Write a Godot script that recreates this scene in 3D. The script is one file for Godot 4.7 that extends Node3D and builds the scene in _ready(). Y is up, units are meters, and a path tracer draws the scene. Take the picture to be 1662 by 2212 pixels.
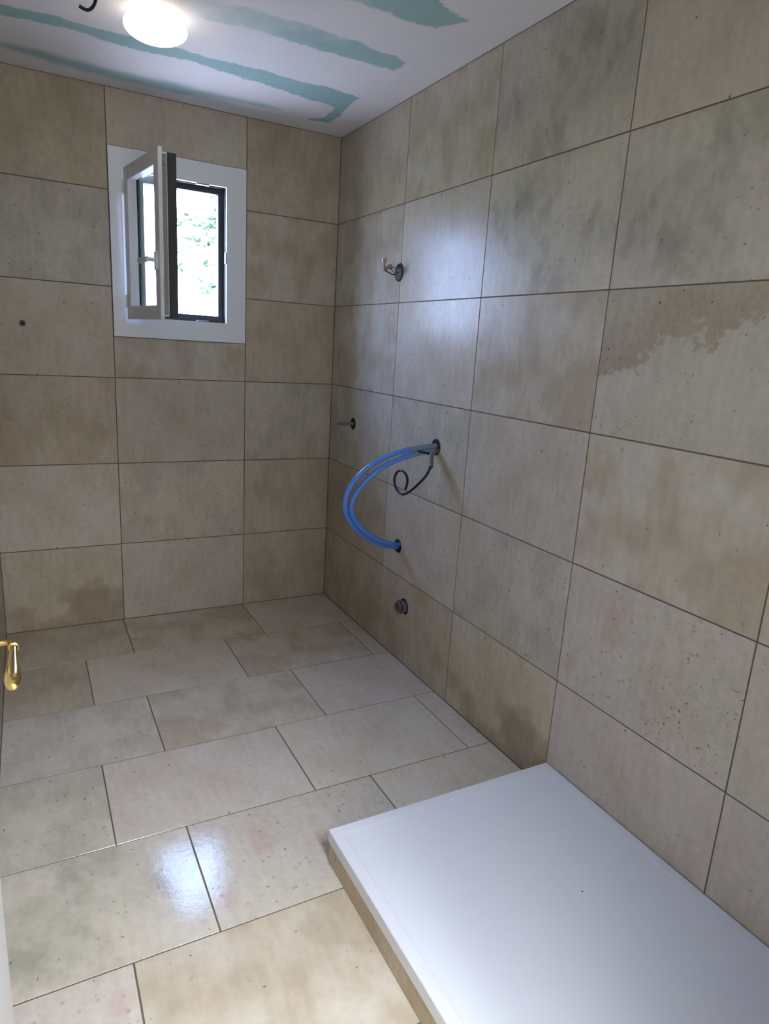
extends Node3D
# A freshly tiled bathroom: y up, metres. Back wall face z = 0, right wall face x = 0, floor y = 0.

const H := 2.374
const XL := -1.589
const ZN := 3.085
const T := 0.008          # tile thickness
const GR := 0.0016        # how far the grout lies back
const J := 0.0019         # half of a joint
var M := {}
var rng := RandomNumberGenerator.new()
var taken := {}


# ---------------------------------------------------------------- naming and committing
func numbered(n: String) -> String:
	if not taken.has(n):
		taken[n] = 0
		return n
	taken[n] += 1
	return "%s_%03d" % [n, taken[n]]


func base_of(p: Node) -> Vector3:
	return p.get_meta("base") if p.has_meta("base") else Vector3.ZERO


func obj(called: String, mesh, mat: Material, parent: Node = null) -> MeshInstance3D:
	var o := MeshInstance3D.new()
	o.mesh = mesh.commit() if mesh is SurfaceTool else mesh
	o.material_override = mat
	if parent == null:
		o.name = numbered(called)
		add_child(o)
	else:
		o.name = called
		parent.add_child(o, true)
		o.position = -base_of(parent)
	return o


func tag(o: Node, label: String, category: String, group := "") -> Node:
	o.set_meta("label", label)
	o.set_meta("category", category)
	if group:
		o.set_meta("group", group)
	return o


func thing(called: String, label: String, category: String, at := Vector3.ZERO) -> Node3D:
	var o := Node3D.new()
	o.name = numbered(called)
	add_child(o)
	o.position = at
	o.set_meta("base", at)
	return tag(o, label, category)


func structure(o: Node, label: String, category: String) -> Node:
	o.set_meta("kind", "structure")
	return tag(o, label, category)


# ---------------------------------------------------------------- shapes
func begin() -> SurfaceTool:
	var st := SurfaceTool.new()
	st.begin(Mesh.PRIMITIVE_TRIANGLES)
	return st


func tri(st: SurfaceTool, p: Array, n: Array, uv: Array) -> void:
	# p counter-clockwise seen from outside; Godot wants clockwise
	for k in [0, 2, 1]:
		st.set_normal(n[k])
		st.set_uv(uv[k])
		st.add_vertex(p[k])


func poly(st: SurfaceTool, pts: Array, out: Vector3, uvs: Array = []) -> void:
	# a flat convex polygon, turned so that it faces along «out»
	var n: Vector3 = (pts[1] - pts[0]).cross(pts[2] - pts[0])
	if n.length() < 1e-14:
		n = (pts[2] - pts[0]).cross(pts[pts.size() - 1] - pts[0])
	n = n.normalized()
	var q := pts.duplicate()
	var w := uvs.duplicate()
	if w.is_empty():
		for k in q.size():
			w.append(Vector2(q[k].x + q[k].z, q[k].y))
	if n.dot(out) < 0.0:
		q.reverse()
		w.reverse()
		n = -n
	for k in range(1, q.size() - 1):
		tri(st, [q[0], q[k], q[k + 1]], [n, n, n], [w[0], w[k], w[k + 1]])


func box(st: SurfaceTool, c: Vector3, size: Vector3, b := 0.0, bs := Basis.IDENTITY) -> void:
	# a box with chamfered edges
	var h := size / 2.0
	b = minf(b, minf(h.x, minf(h.y, h.z)) * 0.9)
	var P := func(s: Vector3, ax: int) -> Vector3:
		var v := Vector3(s.x * (h.x - b), s.y * (h.y - b), s.z * (h.z - b))
		v[ax] = s[ax] * h[ax]
		return c + bs * v
	for ax in 3:
		var a1 := (ax + 1) % 3
		var a2 := (ax + 2) % 3
		for s in [-1.0, 1.0]:
			var q := []
			for k in [[-1, -1], [1, -1], [1, 1], [-1, 1]]:
				var g := Vector3.ZERO
				g[ax] = s
				g[a1] = k[0]
				g[a2] = k[1]
				q.append(P.call(g, ax))
			var o := Vector3.ZERO
			o[ax] = s
			poly(st, q, bs * o)
			if b > 0.0:   # edges between face ax and face a1, along a2
				for t in [-1.0, 1.0]:
					var g := Vector3.ZERO
					g[ax] = s
					g[a1] = t
					var lo := g
					var hi := g
					lo[a2] = -1.0
					hi[a2] = 1.0
					poly(st, [P.call(lo, ax), P.call(hi, ax), P.call(hi, a1), P.call(lo, a1)], bs * g)
	if b > 0.0:
		for x in [-1.0, 1.0]:
			for y in [-1.0, 1.0]:
				for z in [-1.0, 1.0]:
					var g := Vector3(x, y, z)
					poly(st, [P.call(g, 0), P.call(g, 1), P.call(g, 2)], bs * g)


func span(st: SurfaceTool, a: Vector3, b: Vector3, bevel := 0.0) -> void:
	box(st, (a + b) / 2.0, (b - a).abs(), bevel)


func smooth_path(pts: Array, per := 6) -> Array:
	var out := []
	for i in pts.size() - 1:
		var p0: Vector3 = pts[maxi(i - 1, 0)]
		var p1: Vector3 = pts[i]
		var p2: Vector3 = pts[i + 1]
		var p3: Vector3 = pts[mini(i + 2, pts.size() - 1)]
		for k in per:
			var t := float(k) / per
			out.append(0.5 * ((2.0 * p1) + (p2 - p0) * t + (2.0 * p0 - 5.0 * p1 + 4.0 * p2 - p3) * t * t + (3.0 * p1 - p0 - 3.0 * p2 + p3) * t * t * t))
	out.append(pts[pts.size() - 1])
	return out


func tube(st: SurfaceTool, path: Array, radii, sides := 12, caps := true) -> void:
	# radii: a number, or one number per point of the path
	var n := path.size()
	var up := Vector3.UP
	var rings := []
	var ahead := []
	for i in n:
		var d: Vector3 = (path[mini(i + 1, n - 1)] - path[maxi(i - 1, 0)]).normalized()
		if i == 0:
			up = Vector3.UP if absf(d.y) < 0.9 else Vector3.RIGHT
		up = (up - d * up.dot(d)).normalized()
		var side := d.cross(up)
		var r: float = radii[i] if radii is Array else radii
		var ring := []
		for k in sides + 1:
			var a := TAU * k / sides
			var nn := up * cos(a) + side * sin(a)
			ring.append([path[i] + nn * r, nn])
		rings.append(ring)
		ahead.append(d)
	for i in n - 1:
		for k in sides:
			var a = rings[i][k]
			var b = rings[i][k + 1]
			var c = rings[i + 1][k + 1]
			var d = rings[i + 1][k]
			var u0 := Vector2(float(k) / sides, i * 0.1)
			var u1 := Vector2(float(k + 1) / sides, i * 0.1 + 0.1)
			tri(st, [a[0], c[0], d[0]], [a[1], c[1], d[1]], [u0, u1, u0])
			tri(st, [a[0], b[0], c[0]], [a[1], b[1], c[1]], [u0, u1, u1])
	if caps:
		for e in [[0, -1.0], [n - 1, 1.0]]:
			var q := []
			for k in sides:
				q.append(rings[e[0]][k][0])
			poly(st, q, ahead[e[0]] * e[1])


func lathe(st: SurfaceTool, at: Vector3, axis: Vector3, profile: Array, sides := 28) -> void:
	# profile: [radius, height along axis] pairs in the order that keeps the outside on the right when climbing
	axis = axis.normalized()
	var u := axis.cross(Vector3.UP if absf(axis.y) < 0.9 else Vector3.RIGHT).normalized()
	var v := axis.cross(u)
	for i in profile.size() - 1:
		var r0: float = profile[i][0]
		var r1: float = profile[i + 1][0]
		var h0: float = profile[i][1]
		var h1: float = profile[i + 1][1]
		var e := Vector2(r1 - r0, h1 - h0).normalized()
		for k in sides:
			var q := []
			var ns := []
			for c in [[k, r0, h0], [k + 1, r0, h0], [k + 1, r1, h1], [k, r1, h1]]:
				var a: float = TAU * c[0] / sides
				var dir := u * cos(a) + v * sin(a)
				q.append(at + dir * c[1] + axis * c[2])
				ns.append((dir * e.y - axis * e.x).normalized())
			var z := [Vector2.ZERO, Vector2.ZERO, Vector2.ZERO]
			if r0 > 1e-6:
				tri(st, [q[0], q[1], q[2]], [ns[0], ns[1], ns[2]], z)
			if r1 > 1e-6:
				tri(st, [q[0], q[2], q[3]], [ns[0], ns[2], ns[3]], z)


func tile_mesh(o: Vector3, u: Vector3, v: Vector3, n: Vector3, w: float, h: float, tone: Color, part: Vector2, flip: Vector2, hole := Vector3(0, 0, -1)) -> SurfaceTool:
	# a tile with its lower left corner of the face at o, w x h, with chamfered edges; hole = centre and radius on the face
	var st := begin()
	st.set_color(tone)
	var c := 0.0009
	var UV := func(a: float, b: float) -> Vector2:
		var q := Vector2((part.x + a) / 0.6, (part.y + h - b) / 0.4)
		return Vector2(1.0 - q.x if flip.x > 0.5 else q.x, 1.0 - q.y if flip.y > 0.5 else q.y)
	var at := func(a: float, b: float, d: float) -> Vector3:
		return o + u * a + v * b - n * d
	if hole.z > 0.0:
		var ring := PackedVector2Array()
		for k in 28:
			ring.append(Vector2(hole.x + cos(TAU * k / 28) * hole.z, hole.y + sin(TAU * k / 28) * hole.z))
		var mid := clampf(hole.x, 0.0, w)
		for half in [[0.0, mid], [mid, w]]:
			if half[1] - half[0] < 0.004:
				continue
			var rect := PackedVector2Array([Vector2(half[0], 0), Vector2(half[1], 0), Vector2(half[1], h), Vector2(half[0], h)])
			for piece in Geometry2D.clip_polygons(rect, ring):
				var idx := Geometry2D.triangulate_polygon(piece)
				for k in range(0, idx.size(), 3):
					var q := []
					var w3 := []
					for m in 3:
						var p: Vector2 = piece[idx[k + m]]
						q.append(at.call(p.x, p.y, 0.0))
						w3.append(UV.call(p.x, p.y))
					poly(st, q, n, w3)
				var centre := Vector2((half[0] + half[1]) / 2.0, h / 2.0)
				for k in piece.size():
					var a: Vector2 = piece[k]
					var b: Vector2 = piece[(k + 1) % piece.size()]
					var mm := (a + b) / 2.0
					var away := mm - centre
					if mm.distance_to(Vector2(hole.x, hole.y)) < hole.z + 0.001:
						away = Vector2(hole.x, hole.y) - mm
					elif absf(mm.x - mid) < 1e-4 and mid > 0.004 and mid < w - 0.004:
						continue
					poly(st, [at.call(a.x, a.y, 0.0), at.call(b.x, b.y, 0.0), at.call(b.x, b.y, T), at.call(a.x, a.y, T)], u * away.x + v * away.y, [UV.call(a.x, a.y), UV.call(b.x, b.y), UV.call(b.x, b.y), UV.call(a.x, a.y)])
		st.generate_tangents()
		return st
	var f := [[c, c], [w - c, c], [w - c, h - c], [c, h - c]]
	var g := [[0.0, 0.0], [w, 0.0], [w, h], [0.0, h]]
	var dirs := [-v, u, v, -u]
	var q := []
	var w4 := []
	for k in 4:
		q.append(at.call(f[k][0], f[k][1], 0.0))
		w4.append(UV.call(f[k][0], f[k][1]))
	poly(st, q, n, w4)
	for k in 4:
		var m := (k + 1) % 4
		var ua: Vector2 = UV.call(g[k][0], g[k][1])
		var ub: Vector2 = UV.call(g[m][0], g[m][1])
		poly(st, [at.call(f[k][0], f[k][1], 0.0), at.call(f[m][0], f[m][1], 0.0), at.call(g[m][0], g[m][1], c), at.call(g[k][0], g[k][1], c)], dirs[k] + n, [ua, ub, ub, ua])
		poly(st, [at.call(g[k][0], g[k][1], c), at.call(g[m][0], g[m][1], c), at.call(g[m][0], g[m][1], T), at.call(g[k][0], g[k][1], T)], dirs[k], [ua, ub, ub, ua])
	st.generate_tangents()
	return st


# ---------------------------------------------------------------- computed surfaces
func noise_bytes(seed_: int, w: int, h: int, freq: float, oct := 4, kind := FastNoiseLite.TYPE_SIMPLEX_SMOOTH) -> PackedByteArray:
	var f := FastNoiseLite.new()
	f.seed = seed_
	f.noise_type = kind
	f.frequency = freq
	f.fractal_octaves = oct
	f.fractal_gain = 0.48
	f.domain_warp_enabled = true
	f.domain_warp_amplitude = 14.0
	f.domain_warp_frequency = 0.008
	return f.get_image(w, h, false, false, true).get_data()


func face_texture(seed_: int, spec: Dictionary) -> Array:
	# the print of one limestone-look tile, 600 x 400 mm at 1 mm a pixel; also its relief
	var w := 600
	var h := 400
	var cloud := noise_bytes(seed_, w, h, 0.0032, 5)
	var patch := noise_bytes(seed_ + 50, w, h, 0.0042, 4)
	var fine := noise_bytes(seed_ + 90, w, h, 0.035, 3)
	var grain := noise_bytes(seed_ + 130, w, h, 0.22, 2)
	var a: Vector3 = spec.light
	var b: Vector3 = spec.dark
	var stain: Vector3 = spec.stain
	var gx: float = spec.get("gx", 0.0)
	var gy: float = spec.get("gy", 0.0)
	var g0: float = spec.get("g0", -1.0)
	var edge: float = spec.get("edge", 0.2)
	var much: float = spec.get("much", 0.6)
	var pink: float = spec.get("pink", 0.0)
	var streak: float = spec.get("streak", 0.0)
	var bytes := PackedByteArray()
	bytes.resize(w * h * 3)
	var rough := PackedByteArray()
	rough.resize(w * h)
	var nz: float = spec.get("nz", 1.1)
	var band: float = spec.get("band", 0.0)
	var long := Image.create_from_data(w, 80, false, Image.FORMAT_L8, noise_bytes(seed_ + 170, w, 80, 0.03, 4))
	long.resize(w, h, Image.INTERPOLATE_CUBIC)
	var drag := long.get_data()
	var i := 0
	for y in h:
		var fy := float(y) / h
		for x in w:
			var c := cloud[i] / 255.0
			var p := patch[i] / 255.0
			var f := fine[i] / 255.0
			var g := grain[i] / 255.0
			var col := a.lerp(b, clampf((c - 0.3) * 1.6, 0.0, 1.0))
			var s: float = g0 + gx * (float(x) / w) + gy * fy + (p - 0.5) * nz + (f - 0.5) * 0.16
			var inner := 1.0 - band * clampf((s - 0.12) / 0.3, 0.0, 1.0)
			s = clampf(s / edge, 0.0, 1.0)
			s = s * s * (3.0 - 2.0 * s) * inner
			# the dark rim where a stain ends
			col = col.lerp(stain, s * much * (1.0 - 0.35 * clampf(c * 1.4 - 0.2, 0.0, 1.0)))
			if streak > 0.0:
				var q := sin(float(x) / w * 9.0 + (p - 0.5) * 5.0 + spec.get("phase", 0.0))
				col *= 1.0 - streak * clampf(q, 0.0, 1.0) * clampf(c + 0.2, 0.0, 1.0)
			if pink > 0.0:
				var r := clampf((p - 0.52) * 6.0, 0.0, 1.0) * clampf(1.3 - 1.2 * float(x) / w, 0.0, 1.0)
				col = col.lerp(Vector3(0.66, 0.565, 0.52), r * pink)
			col *= 0.945 + 0.055 * f + 0.055 * drag[i] / 255.0 + 0.03 * (g - 0.5)
			col *= 1.115
			bytes[i * 3] = int(clampf(col.x, 0, 1) * 255.0)
			bytes[i * 3 + 1] = int(clampf(col.y, 0, 1) * 255.0)
			bytes[i * 3 + 2] = int(clampf(col.z, 0, 1) * 255.0)
			rough[i] = int(110 + 55.0 * g + 60.0 * f)
			i += 1
	var im := Image.create_from_data(w, h, false, Image.FORMAT_RGB8, bytes)
	var rel := Image.create_from_data(w, h, false, Image.FORMAT_L8, rough)
	rel.convert(Image.FORMAT_RGBA8)
	# soft grey spots, then pits and short crooked pores
	var r3 := RandomNumberGenerator.new()
	r3.seed = seed_ * 5 + 1
	for k in int(spec.get("pits", 12)) / 3:
		var cx := r3.randi_range(8, w - 9)
		var cy := r3.randi_range(8, h - 9)
		var rad := r3.randf_range(3.0, 7.0)
		var deep := r3.randf_range(0.12, 0.34)
		for dy in range(-8, 9):
			for dx in range(-8, 9):
				var d := Vector2(dx, dy * r3.randf_range(0.8, 1.2)).length() / rad
				if d < 1.0:
					im.set_pixel(cx + dx, cy + dy, im.get_pixel(cx + dx, cy + dy).lerp(Color(0.40, 0.365, 0.31), deep * (1.0 - d * d)))
	var r2 := RandomNumberGenerator.new()
	r2.seed = seed_ * 7 + 3
	for k in int(spec.get("pits", 12)):
		var x := r2.randf_range(8, w - 8)
		var y := r2.randf_range(8, h - 8)
		if spec.get("pits", 12) > 60 and r2.randf() < 0.5:
			x = w * (0.55 + 0.42 * r2.randf())
			y = h * (0.45 + 0.5 * r2.randf())
		var steps := 1 if r2.randf() < 0.7 else r2.randi_range(2, 6)
		var dark := r2.randf_range(0.25, 0.75)
		for m in steps:
			var rad := r2.randf_range(0.7, 2.1)
			for dy in range(-2, 3):
				for dx in range(-2, 3):
					var d := Vector2(dx, dy).length()
					if d <= rad:
						var px := clampi(int(x) + dx, 0, w - 1)
						var py := clampi(int(y) + dy, 0, h - 1)
						im.set_pixel(px, py, im.get_pixel(px, py).lerp(Color(0.24, 0.21, 0.18), dark * (1.0 - 0.4 * d / rad)))
						rel.set_pixel(px, py, Color(0.15, 0.15, 0.15))
			x += r2.randf_range(-3.5, 3.5)
			y += r2.randf_range(-3.5, 3.5)
	rel.bump_map_to_normal_map(2.0)
	return [ImageTexture.create_from_image(im), ImageTexture.create_from_image(rel)]


func near_polygon(p: Vector2, poly_: PackedVector2Array) -> float:
	# signed distance, positive inside
	var best := 1e9
	var inside := false
	var n := poly_.size()
	var j := n - 1
	for i in n:
		var a := poly_[i]
		var b := poly_[j]
		var e := b - a
		var w := p - a
		var t := clampf(w.dot(e) / e.length_squared(), 0.0, 1.0)
		best = minf(best, (w - e * t).length_squared())
		if (a.y > p.y) != (b.y > p.y) and p.x < (b.x - a.x) * (p.y - a.y) / (b.y - a.y) + a.x:
			inside = not inside
		j = i
	return sqrt(best) if inside else -sqrt(best)


func ceiling_texture() -> ImageTexture:
	# plasterboard whose joints and screw lines are skimmed white; bands of the green board still show
	var mm := 0.0025
	var w := int(1.6 / mm)
	var h := int(3.1 / mm)
	var n1 := noise_bytes(7, w, h, 0.012, 5)
	var n2 := noise_bytes(8, w, h, 0.09, 3)
	var bytes := PackedByteArray()
	bytes.resize(w * h * 3)
	var white := Vector3(0.865, 0.85, 0.845)
	for i in w * h:
		var k := 0.985 + 0.02 * n1[i] / 255.0 + 0.008 * n2[i] / 255.0
		bytes[i * 3] = int(white.x * k * 255.0)
		bytes[i * 3 + 1] = int(white.y * k * 255.0)
		bytes[i * 3 + 2] = int(white.z * k * 255.0)
	var green := Vector3(0.57, 0.69, 0.68)
	# [outline (x, z), soft edge in metres, share of green, where it fades in from the left: x0, x1]
	var bands := [
		[[-0.700, 1.290, -0.559, 1.271, -0.379, 1.398, -0.300, 1.371, -0.181, 1.332, -0.193, 1.275, -0.227, 1.220, -0.267, 1.221, -0.325, 1.216, -0.426, 1.225, -0.537, 1.223], 0.012, 0.95, -0.75, -0.45],
		[[-0.981, 0.939, -0.811, 0.995, -0.582, 1.018, -0.378, 1.000, -0.173, 0.951, -0.184, 0.868, -0.237, 0.861, -0.335, 0.862, -0.520, 0.861, -0.673, 0.865, -0.834, 0.860, -0.961, 0.829], 0.012, 0.95, -0.95, -0.45],
		[[-1.585, 0.560, -1.436, 0.547, -1.262, 0.563, -1.074, 0.567, -0.847, 0.558, -0.647, 0.562, -0.456, 0.565, -0.297, 0.553, -0.153, 0.550, -0.165, 0.489, -0.158, 0.427, -0.136, 0.162, -0.229, 0.150, -0.179, 0.211, -0.176, 0.255, -0.203, 0.368, -0.249, 0.378, -0.339, 0.396, -0.483, 0.429, -0.689, 0.460, -0.851, 0.475, -1.062, 0.466, -1.258, 0.482, -1.438, 0.473, -1.585, 0.461], 0.010, 1.0, -9.0, -8.0],
		[[-1.585, 0.226, -1.444, 0.223, -1.297, 0.223, -1.096, 0.198, -0.846, 0.209, -0.593, 0.197, -0.375, 0.194, -0.583, 0.160, -0.779, 0.117, -1.087, 0.109, -1.274, 0.131, -1.446, 0.170, -1.585, 0.164], 0.05, 0.9, -9.0, -8.0],
		[[-1.40, 1.60, -0.9, 1.64, -0.32, 1.62, -0.18, 1.60, -0.2, 1.48, -0.4, 1.50, -0.95, 1.5, -1.42, 1.49], 0.012, 0.95, -1.3, -0.9],
		[[-1.40, 2.0, -0.9, 2.04, -0.32, 2.0, -0.2, 2.0, -0.19, 1.88, -0.4, 1.88, -0.95, 1.9, -1.42, 1.89], 0.012, 0.95, -1.3, -0.9],
	]
	for band in bands:
		var pg := PackedVector2Array()
		var lo := Vector2(9, 9)
		var hi := Vector2(-9, -9)
		for k in range(0, band[0].size(), 2):
			var p := Vector2(band[0][k], band[0][k + 1])
			pg.append(p)
			lo = lo.min(p)
			hi = hi.max(p)
		for y in range(maxi(0, int((lo.y - 0.03) / mm)), mini(h, int((hi.y + 0.03) / mm))):
			for x in range(maxi(0, int((lo.x - 0.03 + 1.6) / mm)), mini(w, int((hi.x + 0.03 + 1.6) / mm))):
				var i := y * w + x
				var p := Vector2(x * mm - 1.6, y * mm)
				var d := near_polygon(p, pg) + (n1[i] / 255.0 - 0.5) * 0.035 + (n2[i] / 255.0 - 0.5) * 0.012
				var s: float = clampf(d / band[1] + 0.5, 0.0, 1.0) * band[2]
				s *= clampf((p.x - band[3]) / (band[4] - band[3]) + (n1[i] / 255.0 - 0.5) * 0.8, 0.0, 1.0)
				if s > 0.0:
					s *= 0.93 + 0.07 * n2[i] / 255.0
					bytes[i * 3] = int(lerpf(bytes[i * 3], green.x * 255.0, s))
					bytes[i * 3 + 1] = int(lerpf(bytes[i * 3 + 1], green.y * 255.0, s))
					bytes[i * 3 + 2] = int(lerpf(bytes[i * 3 + 2], green.z * 255.0, s))
	return ImageTexture.create_from_image(Image.create_from_data(w, h, false, Image.FORMAT_RGB8, bytes))


func mat(color: Color, rough := 0.6, metal := 0.0) -> StandardMaterial3D:
	var m := StandardMaterial3D.new()
	m.albedo_color = color
	m.roughness = rough
	m.metallic = metal
	return m


func bumpy(m: StandardMaterial3D, seed_: int, freq: float, cm: float, scale := 2.0) -> StandardMaterial3D:
	var f := FastNoiseLite.new()
	f.seed = seed_
	f.frequency = freq
	f.fractal_octaves = 4
	m.heightmap_enabled = true
	m.heightmap_texture = ImageTexture.create_from_image(f.get_seamless_image(256, 256))
	m.heightmap_scale = cm
	m.uv1_triplanar = true
	m.uv1_world_triplanar = true
	m.uv1_scale = Vector3.ONE * scale
	return m


func make_materials() -> void:
	var lime := Vector3(0.690, 0.655, 0.602)
	var sand := Vector3(0.655, 0.605, 0.535)
	var grey := Vector3(0.630, 0.602, 0.552)
	var warm := Vector3(0.640, 0.580, 0.500)
	var brown := Vector3(0.530, 0.455, 0.375)
	var specs := [
		{"light": lime, "dark": Vector3(0.665, 0.620, 0.560), "stain": warm, "g0": -0.15, "edge": 0.6, "much": 0.6, "pits": 9},                                    # 0 plain
		{"light": lime, "dark": grey, "stain": Vector3(0.545, 0.515, 0.465), "streak": 0.10, "phase": -2.4, "g0": -0.2, "edge": 0.7, "much": 0.5, "pits": 26},            # 1 grey upright streaks
		{"light": lime, "dark": sand, "stain": Vector3(0.600, 0.540, 0.460), "gx": 0.3, "g0": 0.05, "edge": 0.6, "much": 0.7, "pits": 18},                            # 2 wide beige cloud
		{"light": Vector3(0.675, 0.642, 0.590), "dark": Vector3(0.652, 0.618, 0.565), "stain": brown, "gx": -0.56, "gy": -1.0, "g0": 0.60, "edge": 0.07, "nz": 0.32, "band": 0.55, "much": 0.62, "pits": 60},   # 3 brown corner
		{"light": lime, "dark": Vector3(0.668, 0.632, 0.580), "stain": warm, "g0": -0.4, "edge": 0.5, "pink": 0.45, "pits": 150},                                     # 4 pink mottles, many pits
		{"light": lime, "dark": grey, "stain": Vector3(0.570, 0.540, 0.485), "gx": 0.5, "gy": 0.7, "g0": -0.65, "edge": 0.9, "much": 0.65, "pits": 70},                 # 5 grey lower right
		{"light": Vector3(0.680, 0.635, 0.570), "dark": sand, "stain": Vector3(0.500, 0.425, 0.350), "gx": -0.6, "gy": 1.0, "g0": -0.22, "edge": 0.6, "nz": 1.0, "much": 0.62, "pits": 40},   # 6 brown foot
		{"light": Vector3(0.665, 0.618, 0.552), "dark": Vector3(0.622, 0.570, 0.497), "stain": Vector3(0.565, 0.508, 0.432), "g0": 0.0, "edge": 0.7, "much": 0.6, "pits": 20},   # 7 warm
	]
	M.wall_tile = []
	M.floor_tile = []
	for k in specs.size():
		var t := face_texture(11 + k * 17, specs[k])
		for set_ in [[M.wall_tile, 0.27, 0.08, 0.21], [M.floor_tile, 0.085, 0.2, 0.32]]:
			var m := mat(Color.WHITE, set_[1])
			m.albedo_texture = t[0]
			m.metallic_specular = set_[3]
			m.vertex_color_use_as_albedo = true
			m.normal_enabled = true
			m.normal_texture = t[1]
			m.normal_scale = set_[2]
			set_[0].append(m)
	M.grout = mat(Color(0.37, 0.33, 0.28), 0.95)
	M.ceiling = mat(Color.WHITE, 0.9)
	M.ceiling.albedo_texture = ceiling_texture()
	M.plaster = mat(Color(0.88, 0.87, 0.85), 0.9)
	M.pvc = mat(Color(0.86, 0.865, 0.87), 0.35)
	M.anthracite = mat(Color(0.19, 0.205, 0.225), 0.45)
	M.gasket = mat(Color(0.04, 0.04, 0.045), 0.6)
	M.steel = mat(Color(0.62, 0.63, 0.60), 0.35, 0.8)
	M.chrome = mat(Color(0.72, 0.72, 0.72), 0.12, 1.0)
	M.dark = mat(Color(0.05, 0.047, 0.045), 0.9)
	M.brass = mat(Color(0.80, 0.68, 0.42), 0.24, 1.0)
	M.paint = mat(Color(0.83, 0.825, 0.80), 0.45)
	M.resin = mat(Color(0.835, 0.84, 0.85), 0.42)
	M.hose = mat(Color(0.34, 0.55, 0.86), 0.18)
	M.hose.backlight_enabled = true
	M.hose.backlight = Color(0.12, 0.26, 0.5)
	M.hose_grey = mat(Color(0.45, 0.53, 0.62), 0.4)
	M.black_wire = mat(Color(0.05, 0.047, 0.05), 0.45)
	M.dark_grey = mat(Color(0.22, 0.215, 0.21), 0.7)
	M.copper = mat(Color(0.66, 0.54, 0.49), 0.3, 0.6)
	M.grey_pvc = mat(Color(0.40, 0.40, 0.41), 0.4)
	M.lamp = mat(Color(0.95, 0.95, 0.95), 0.3)
	M.lamp.emission_enabled = true
	M.lamp.emission = Color(1.0, 0.97, 0.93)
	M.lamp.emission_energy_multiplier = 1.4
	M.glass = mat(Color(0.86, 0.97, 0.92, 0.10), 0.05)
	M.glass.transparency = BaseMaterial3D.TRANSPARENCY_ALPHA
	M.render = bumpy(mat(Color(0.74, 0.70, 0.64), 0.9), 6, 0.06, 0.3)
	M.brick_red = bumpy(mat(Color(0.55, 0.36, 0.33), 0.9), 12, 0.08, 0.3, 5.0)
	M.grass = bumpy(mat(Color(0.30, 0.36, 0.22), 0.95), 13, 0.05, 2.0, 0.6)
	M.gravel = mat(Color(0.72, 0.70, 0.66), 0.95)
	M.bark = bumpy(mat(Color(0.36, 0.30, 0.24), 0.9), 14, 0.05, 1.0, 4.0)
	M.leaf = mat(Color(0.11, 0.18, 0.07), 0.5)
	M.leaf.backlight_enabled = true
	M.leaf.backlight = Color(0.07, 0.11, 0.04)


# ---------------------------------------------------------------- tiling
func lay(parent: Node, mats: Array, o: Vector3, u: Vector3, v: Vector3, n: Vector3, r: Rect2, part: Vector2, variant: int, flip: Vector2, holes: Array = []) -> void:
	# one tile on the plane (o, u, v); r is its field between joint centres
	var a := r.position + Vector2(J, J)
	var s := r.size - Vector2(J, J) * 2.0
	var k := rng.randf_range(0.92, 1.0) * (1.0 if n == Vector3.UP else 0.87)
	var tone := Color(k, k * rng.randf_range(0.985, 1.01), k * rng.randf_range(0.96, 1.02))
	var lift := rng.randf_range(-0.0004, 0.0003)
	var hole := Vector3(0, 0, -1)
	for q in holes:
		var c := Vector2(q.x, q.y)
		if Rect2(a - Vector2(q.z, q.z), s + Vector2(q.z, q.z) * 2.0).has_point(c):
			hole = Vector3(q.x - a.x, q.y - a.y, q.z)
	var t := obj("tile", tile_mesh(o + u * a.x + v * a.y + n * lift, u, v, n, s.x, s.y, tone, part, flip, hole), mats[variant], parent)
	t.set_meta("kind", "structure")


func _ready() -> void:
	rng.seed = 4
	# ------------------------------------------------------------ camera, sky, sun, exposure
	var cam := Camera3D.new()
	cam.name = "camera"
	cam.transform = Transform3D(Basis(Vector3(0.882655, 0.059158, 0.466284), Vector3(0.061572, 0.968946, -0.239483), Vector3(-0.465971, 0.240091, 0.851603)).orthonormalized(), Vector3(-1.43617, 1.38927, 3.29342))
	cam.fov = rad_to_deg(2.0 * atan(1106.0 / 1429.106))
	cam.near = 0.03
	cam.far = 200.0
	add_child(cam)
	cam.current = true
	var we := WorldEnvironment.new()
	we.name = "world_environment"
	var env := Environment.new()
	var sky := Sky.new()
	var ps := ProceduralSkyMaterial.new()
	ps.sky_top_color = Color(0.62, 0.74, 1.0)
	ps.sky_horizon_color = Color(0.72, 0.82, 1.0)
	ps.ground_horizon_color = Color(0.72, 0.74, 0.70)
	ps.ground_bottom_color = Color(0.5, 0.52, 0.48)
	ps.sun_angle_max = 1.0
	sky.sky_material = ps
	env.background_mode = Environment.BG_SKY
	env.sky = sky
	env.background_energy_multiplier = 50.0
	env.tonemap_mode = Environment.TONE_MAPPER_LINEAR
	env.tonemap_exposure = 0.95
	env.sdfgi_enabled = true
	env.ssao_enabled = true
	env.ssil_enabled = true
	we.environment = env
	add_child(we)
	var sun := DirectionalLight3D.new()
	sun.name = "sun"
	sun.light_energy = 14.0
	sun.light_color = Color(1.0, 0.95, 0.86)
	sun.shadow_enabled = true
	add_child(sun)
	sun.look_at_from_position(Vector3(6, 9, 1.5), Vector3.ZERO, Vector3.UP)
	make_materials()

	build_shell()
	build_window()
	build_door()
	build_tray()
	build_fittings()
	build_garden()


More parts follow.
